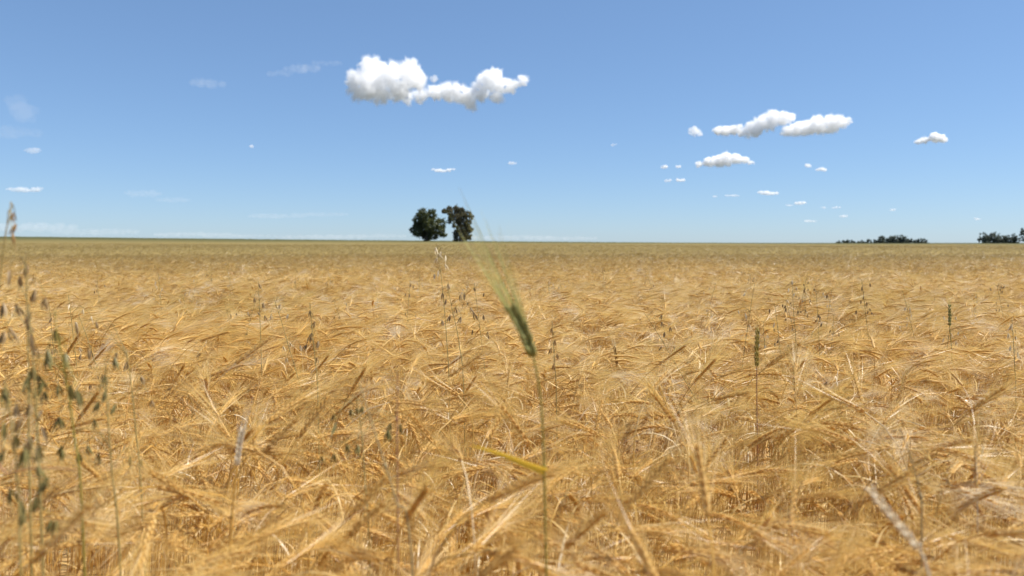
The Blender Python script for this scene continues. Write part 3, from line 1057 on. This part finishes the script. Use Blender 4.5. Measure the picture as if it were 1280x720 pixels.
cloud('long white cloud climbing to a peak, left of the long pair on the right', A([(335, 172, 22, 14), (368, 158, 30, 22), (402, 140, 30, 24), (440, 115, 30, 28), (478, 116, 28, 22), (508, 112, 18, 14), (430, 138, 30, 18)], 3.048, 820, 110), THICK, 5)
cloud('long flat-bottomed white cloud, right of the long pair on the right', A([(498, 167, 26, 14), (540, 156, 32, 22), (580, 146, 34, 28), (620, 140, 36, 30), (660, 140, 34, 30), (700, 128, 30, 20), (728, 124, 14, 10), (650, 158, 34, 14)], 3.048, 820, 110), THICK, 6)
cloud('little ragged cloud just left of the long pair on the right', A([(150, 166, 18, 14), (166, 175, 12, 9), (135, 160, 9, 6)], 3.048, 820, 110), RAGGED, 7)
cloud('flat oblong white cloud below the long pair on the right', A([(165, 288, 14, 8), (200, 281, 22, 14), (240, 272, 26, 19), (272, 268, 26, 18), (310, 270, 24, 17), (340, 276, 18, 11), (362, 285, 12, 7), (250, 288, 40, 10)], 3.048, 820, 110), THICK, 8)
cloud('lone white cloud with slanted left tail, far right of all the larger clouds', A([(1000, 207, 16, 5), (1028, 199, 18, 10), (1055, 187, 20, 13), (1080, 192, 18, 12), (1097, 196, 10, 7)], 3.048, 820, 110), THICK, 9)
small = [
    ((30, 300, 16, 8), 'small puff, left of two at one height, under the flat oblong cloud'), ((85, 300, 9, 8), 'tiny puff, right of two at one height, under the flat oblong cloud'),
    ((45, 352, 15, 8), 'small puff joined by thin mist to a brighter puff on its right'), ((92, 350, 20, 9), 'brighter of two puffs low under the flat oblong cloud'),
    ((580, 295, 16, 9), 'small puff, upper left of a close pair below the long clouds'), ((632, 310, 25, 9), 'wider puff, lower right of a close pair below the long clouds'),
    ((430, 399, 38, 12), 'oval white puff halfway between long clouds and skyline'), ((290, 409, 36, 6), 'thin flat streak of cloud left of the oval white puff'),
    ((225, 412, 9, 5), 'dot of cloud at the left end of the thin flat streak'), ((545, 438, 26, 9), 'white puff slanting below and right of the oval puff'),
    ((508, 446, 20, 4), 'faint tail trailing left from the slanting puff'), ((592, 506, 28, 6), 'faint flat puff lowest beneath the slanting puff'),
    ((685, 455, 20, 5), 'faint thin streak right of the slanting puff'), ((640, 455, 10, 5), 'faint dot of cloud left of the faint thin streak'),
    ((712, 488, 18, 6), 'faint small puff under the faint thin streak'), ((900, 464, 12, 6), 'faint lonely dot of cloud under the cloud with slanted tail'),
    ((1225, 498, 14, 6), 'faint dot of cloud low above the short dark grove')]


def shreds(b, seed):
    """A torn little cloud: a low spine with unequal tufts on it."""
    r_ = np.random.default_rng(seed)
    out = [(b[0], b[1] + b[3] * 0.25, b[2] * 0.8, b[3] * 0.42)]
    for _ in range(5):
        u = r_.uniform(-0.8, 0.8)
        q_ = r_.uniform(0.35, 0.75) * (1 - 0.5 * abs(u))
        out.append((b[0] + u * b[2], b[1] + b[3] * r_.uniform(-0.25, 0.2), b[2] * r_.uniform(0.18, 0.4), b[3] * q_))
    return out


for i, (b, lab) in enumerate(small):
    fade = RAGGED if b[1] < 440 and 'faint' not in lab and 'thin' not in lab else THIN
    xs = A(shreds(b, 300 + i), 3.048, 820, 110)
    cloud(lab, xs, fade, 20 + i)
pxs = [((553, 212.5, 14, 3.6), 'flat white puff alone above the twin trees', 0.9), ((640, 204, 5.5, 2.4), 'tiny puff right of the flat puff above the twin trees', 0.5),
       ((767, 181, 4, 2.4), 'faint speck of cloud between the large left and right clouds', 0.4), ((315, 183, 2.6, 2.2), 'tiny bright speck of cloud left of the largest cloud', 0.5),
       ((32, 237, 25, 4.6), 'pale flat streak of cloud low in the leftmost sky', 0.55), ((41, 188, 11, 5), 'faint puff above the pale flat streak in the leftmost sky', 0.4)]
for i, (b, lab, f) in enumerate(pxs):
    cloud(lab, shreds(b, 400 + i), RAGGED if f > 0.8 else THIN if f > 0.45 else FAINT, 50 + i)

# thin veils of high cloud and the low bank along the skyline
WISP = (0.05, 0.003)
for i, (bl, lab) in enumerate([
        ([(252, 103, 16, 5), (266, 105, 16, 5)], 'faint small veil of cloud, upper left of the largest cloud'),
        ([(350, 92, 18, 3), (378, 86, 24, 5), (408, 79, 20, 3)], 'faint slanting veil of cloud just left of the largest cloud'),
        ([(8, 165, 26, 8), (34, 166, 20, 5), (30, 140, 16, 12), (22, 128, 14, 9)], 'faint broad veil of cloud in the leftmost sky'),
        ([(180, 242, 26, 4), (215, 250, 24, 3)], 'faint streaked veil of cloud low over the left half of the field'),
        ([(345, 270, 40, 3), (400, 268, 36, 2.5)], 'faint flat veil of cloud low in the sky left of the twin trees'),
        ([(40, 284, 60, 6), (120, 290, 60, 4)], 'broad pale cloud bank low over the left skyline'),
        ([(240, 293, 50, 3), (300, 295, 50, 2.5), (400, 296, 60, 3), (470, 295, 40, 2.5)], 'long pale cloud bank touching the skyline left of the twin trees'),
        ([(640, 297, 60, 3), (700, 298, 50, 2.5)], 'short pale cloud bank touching the skyline right of the twin trees')]):
    cloud(lab, bl, WISP if i < 5 else (0.09, 0.004), 80 + i, amp=0.2)
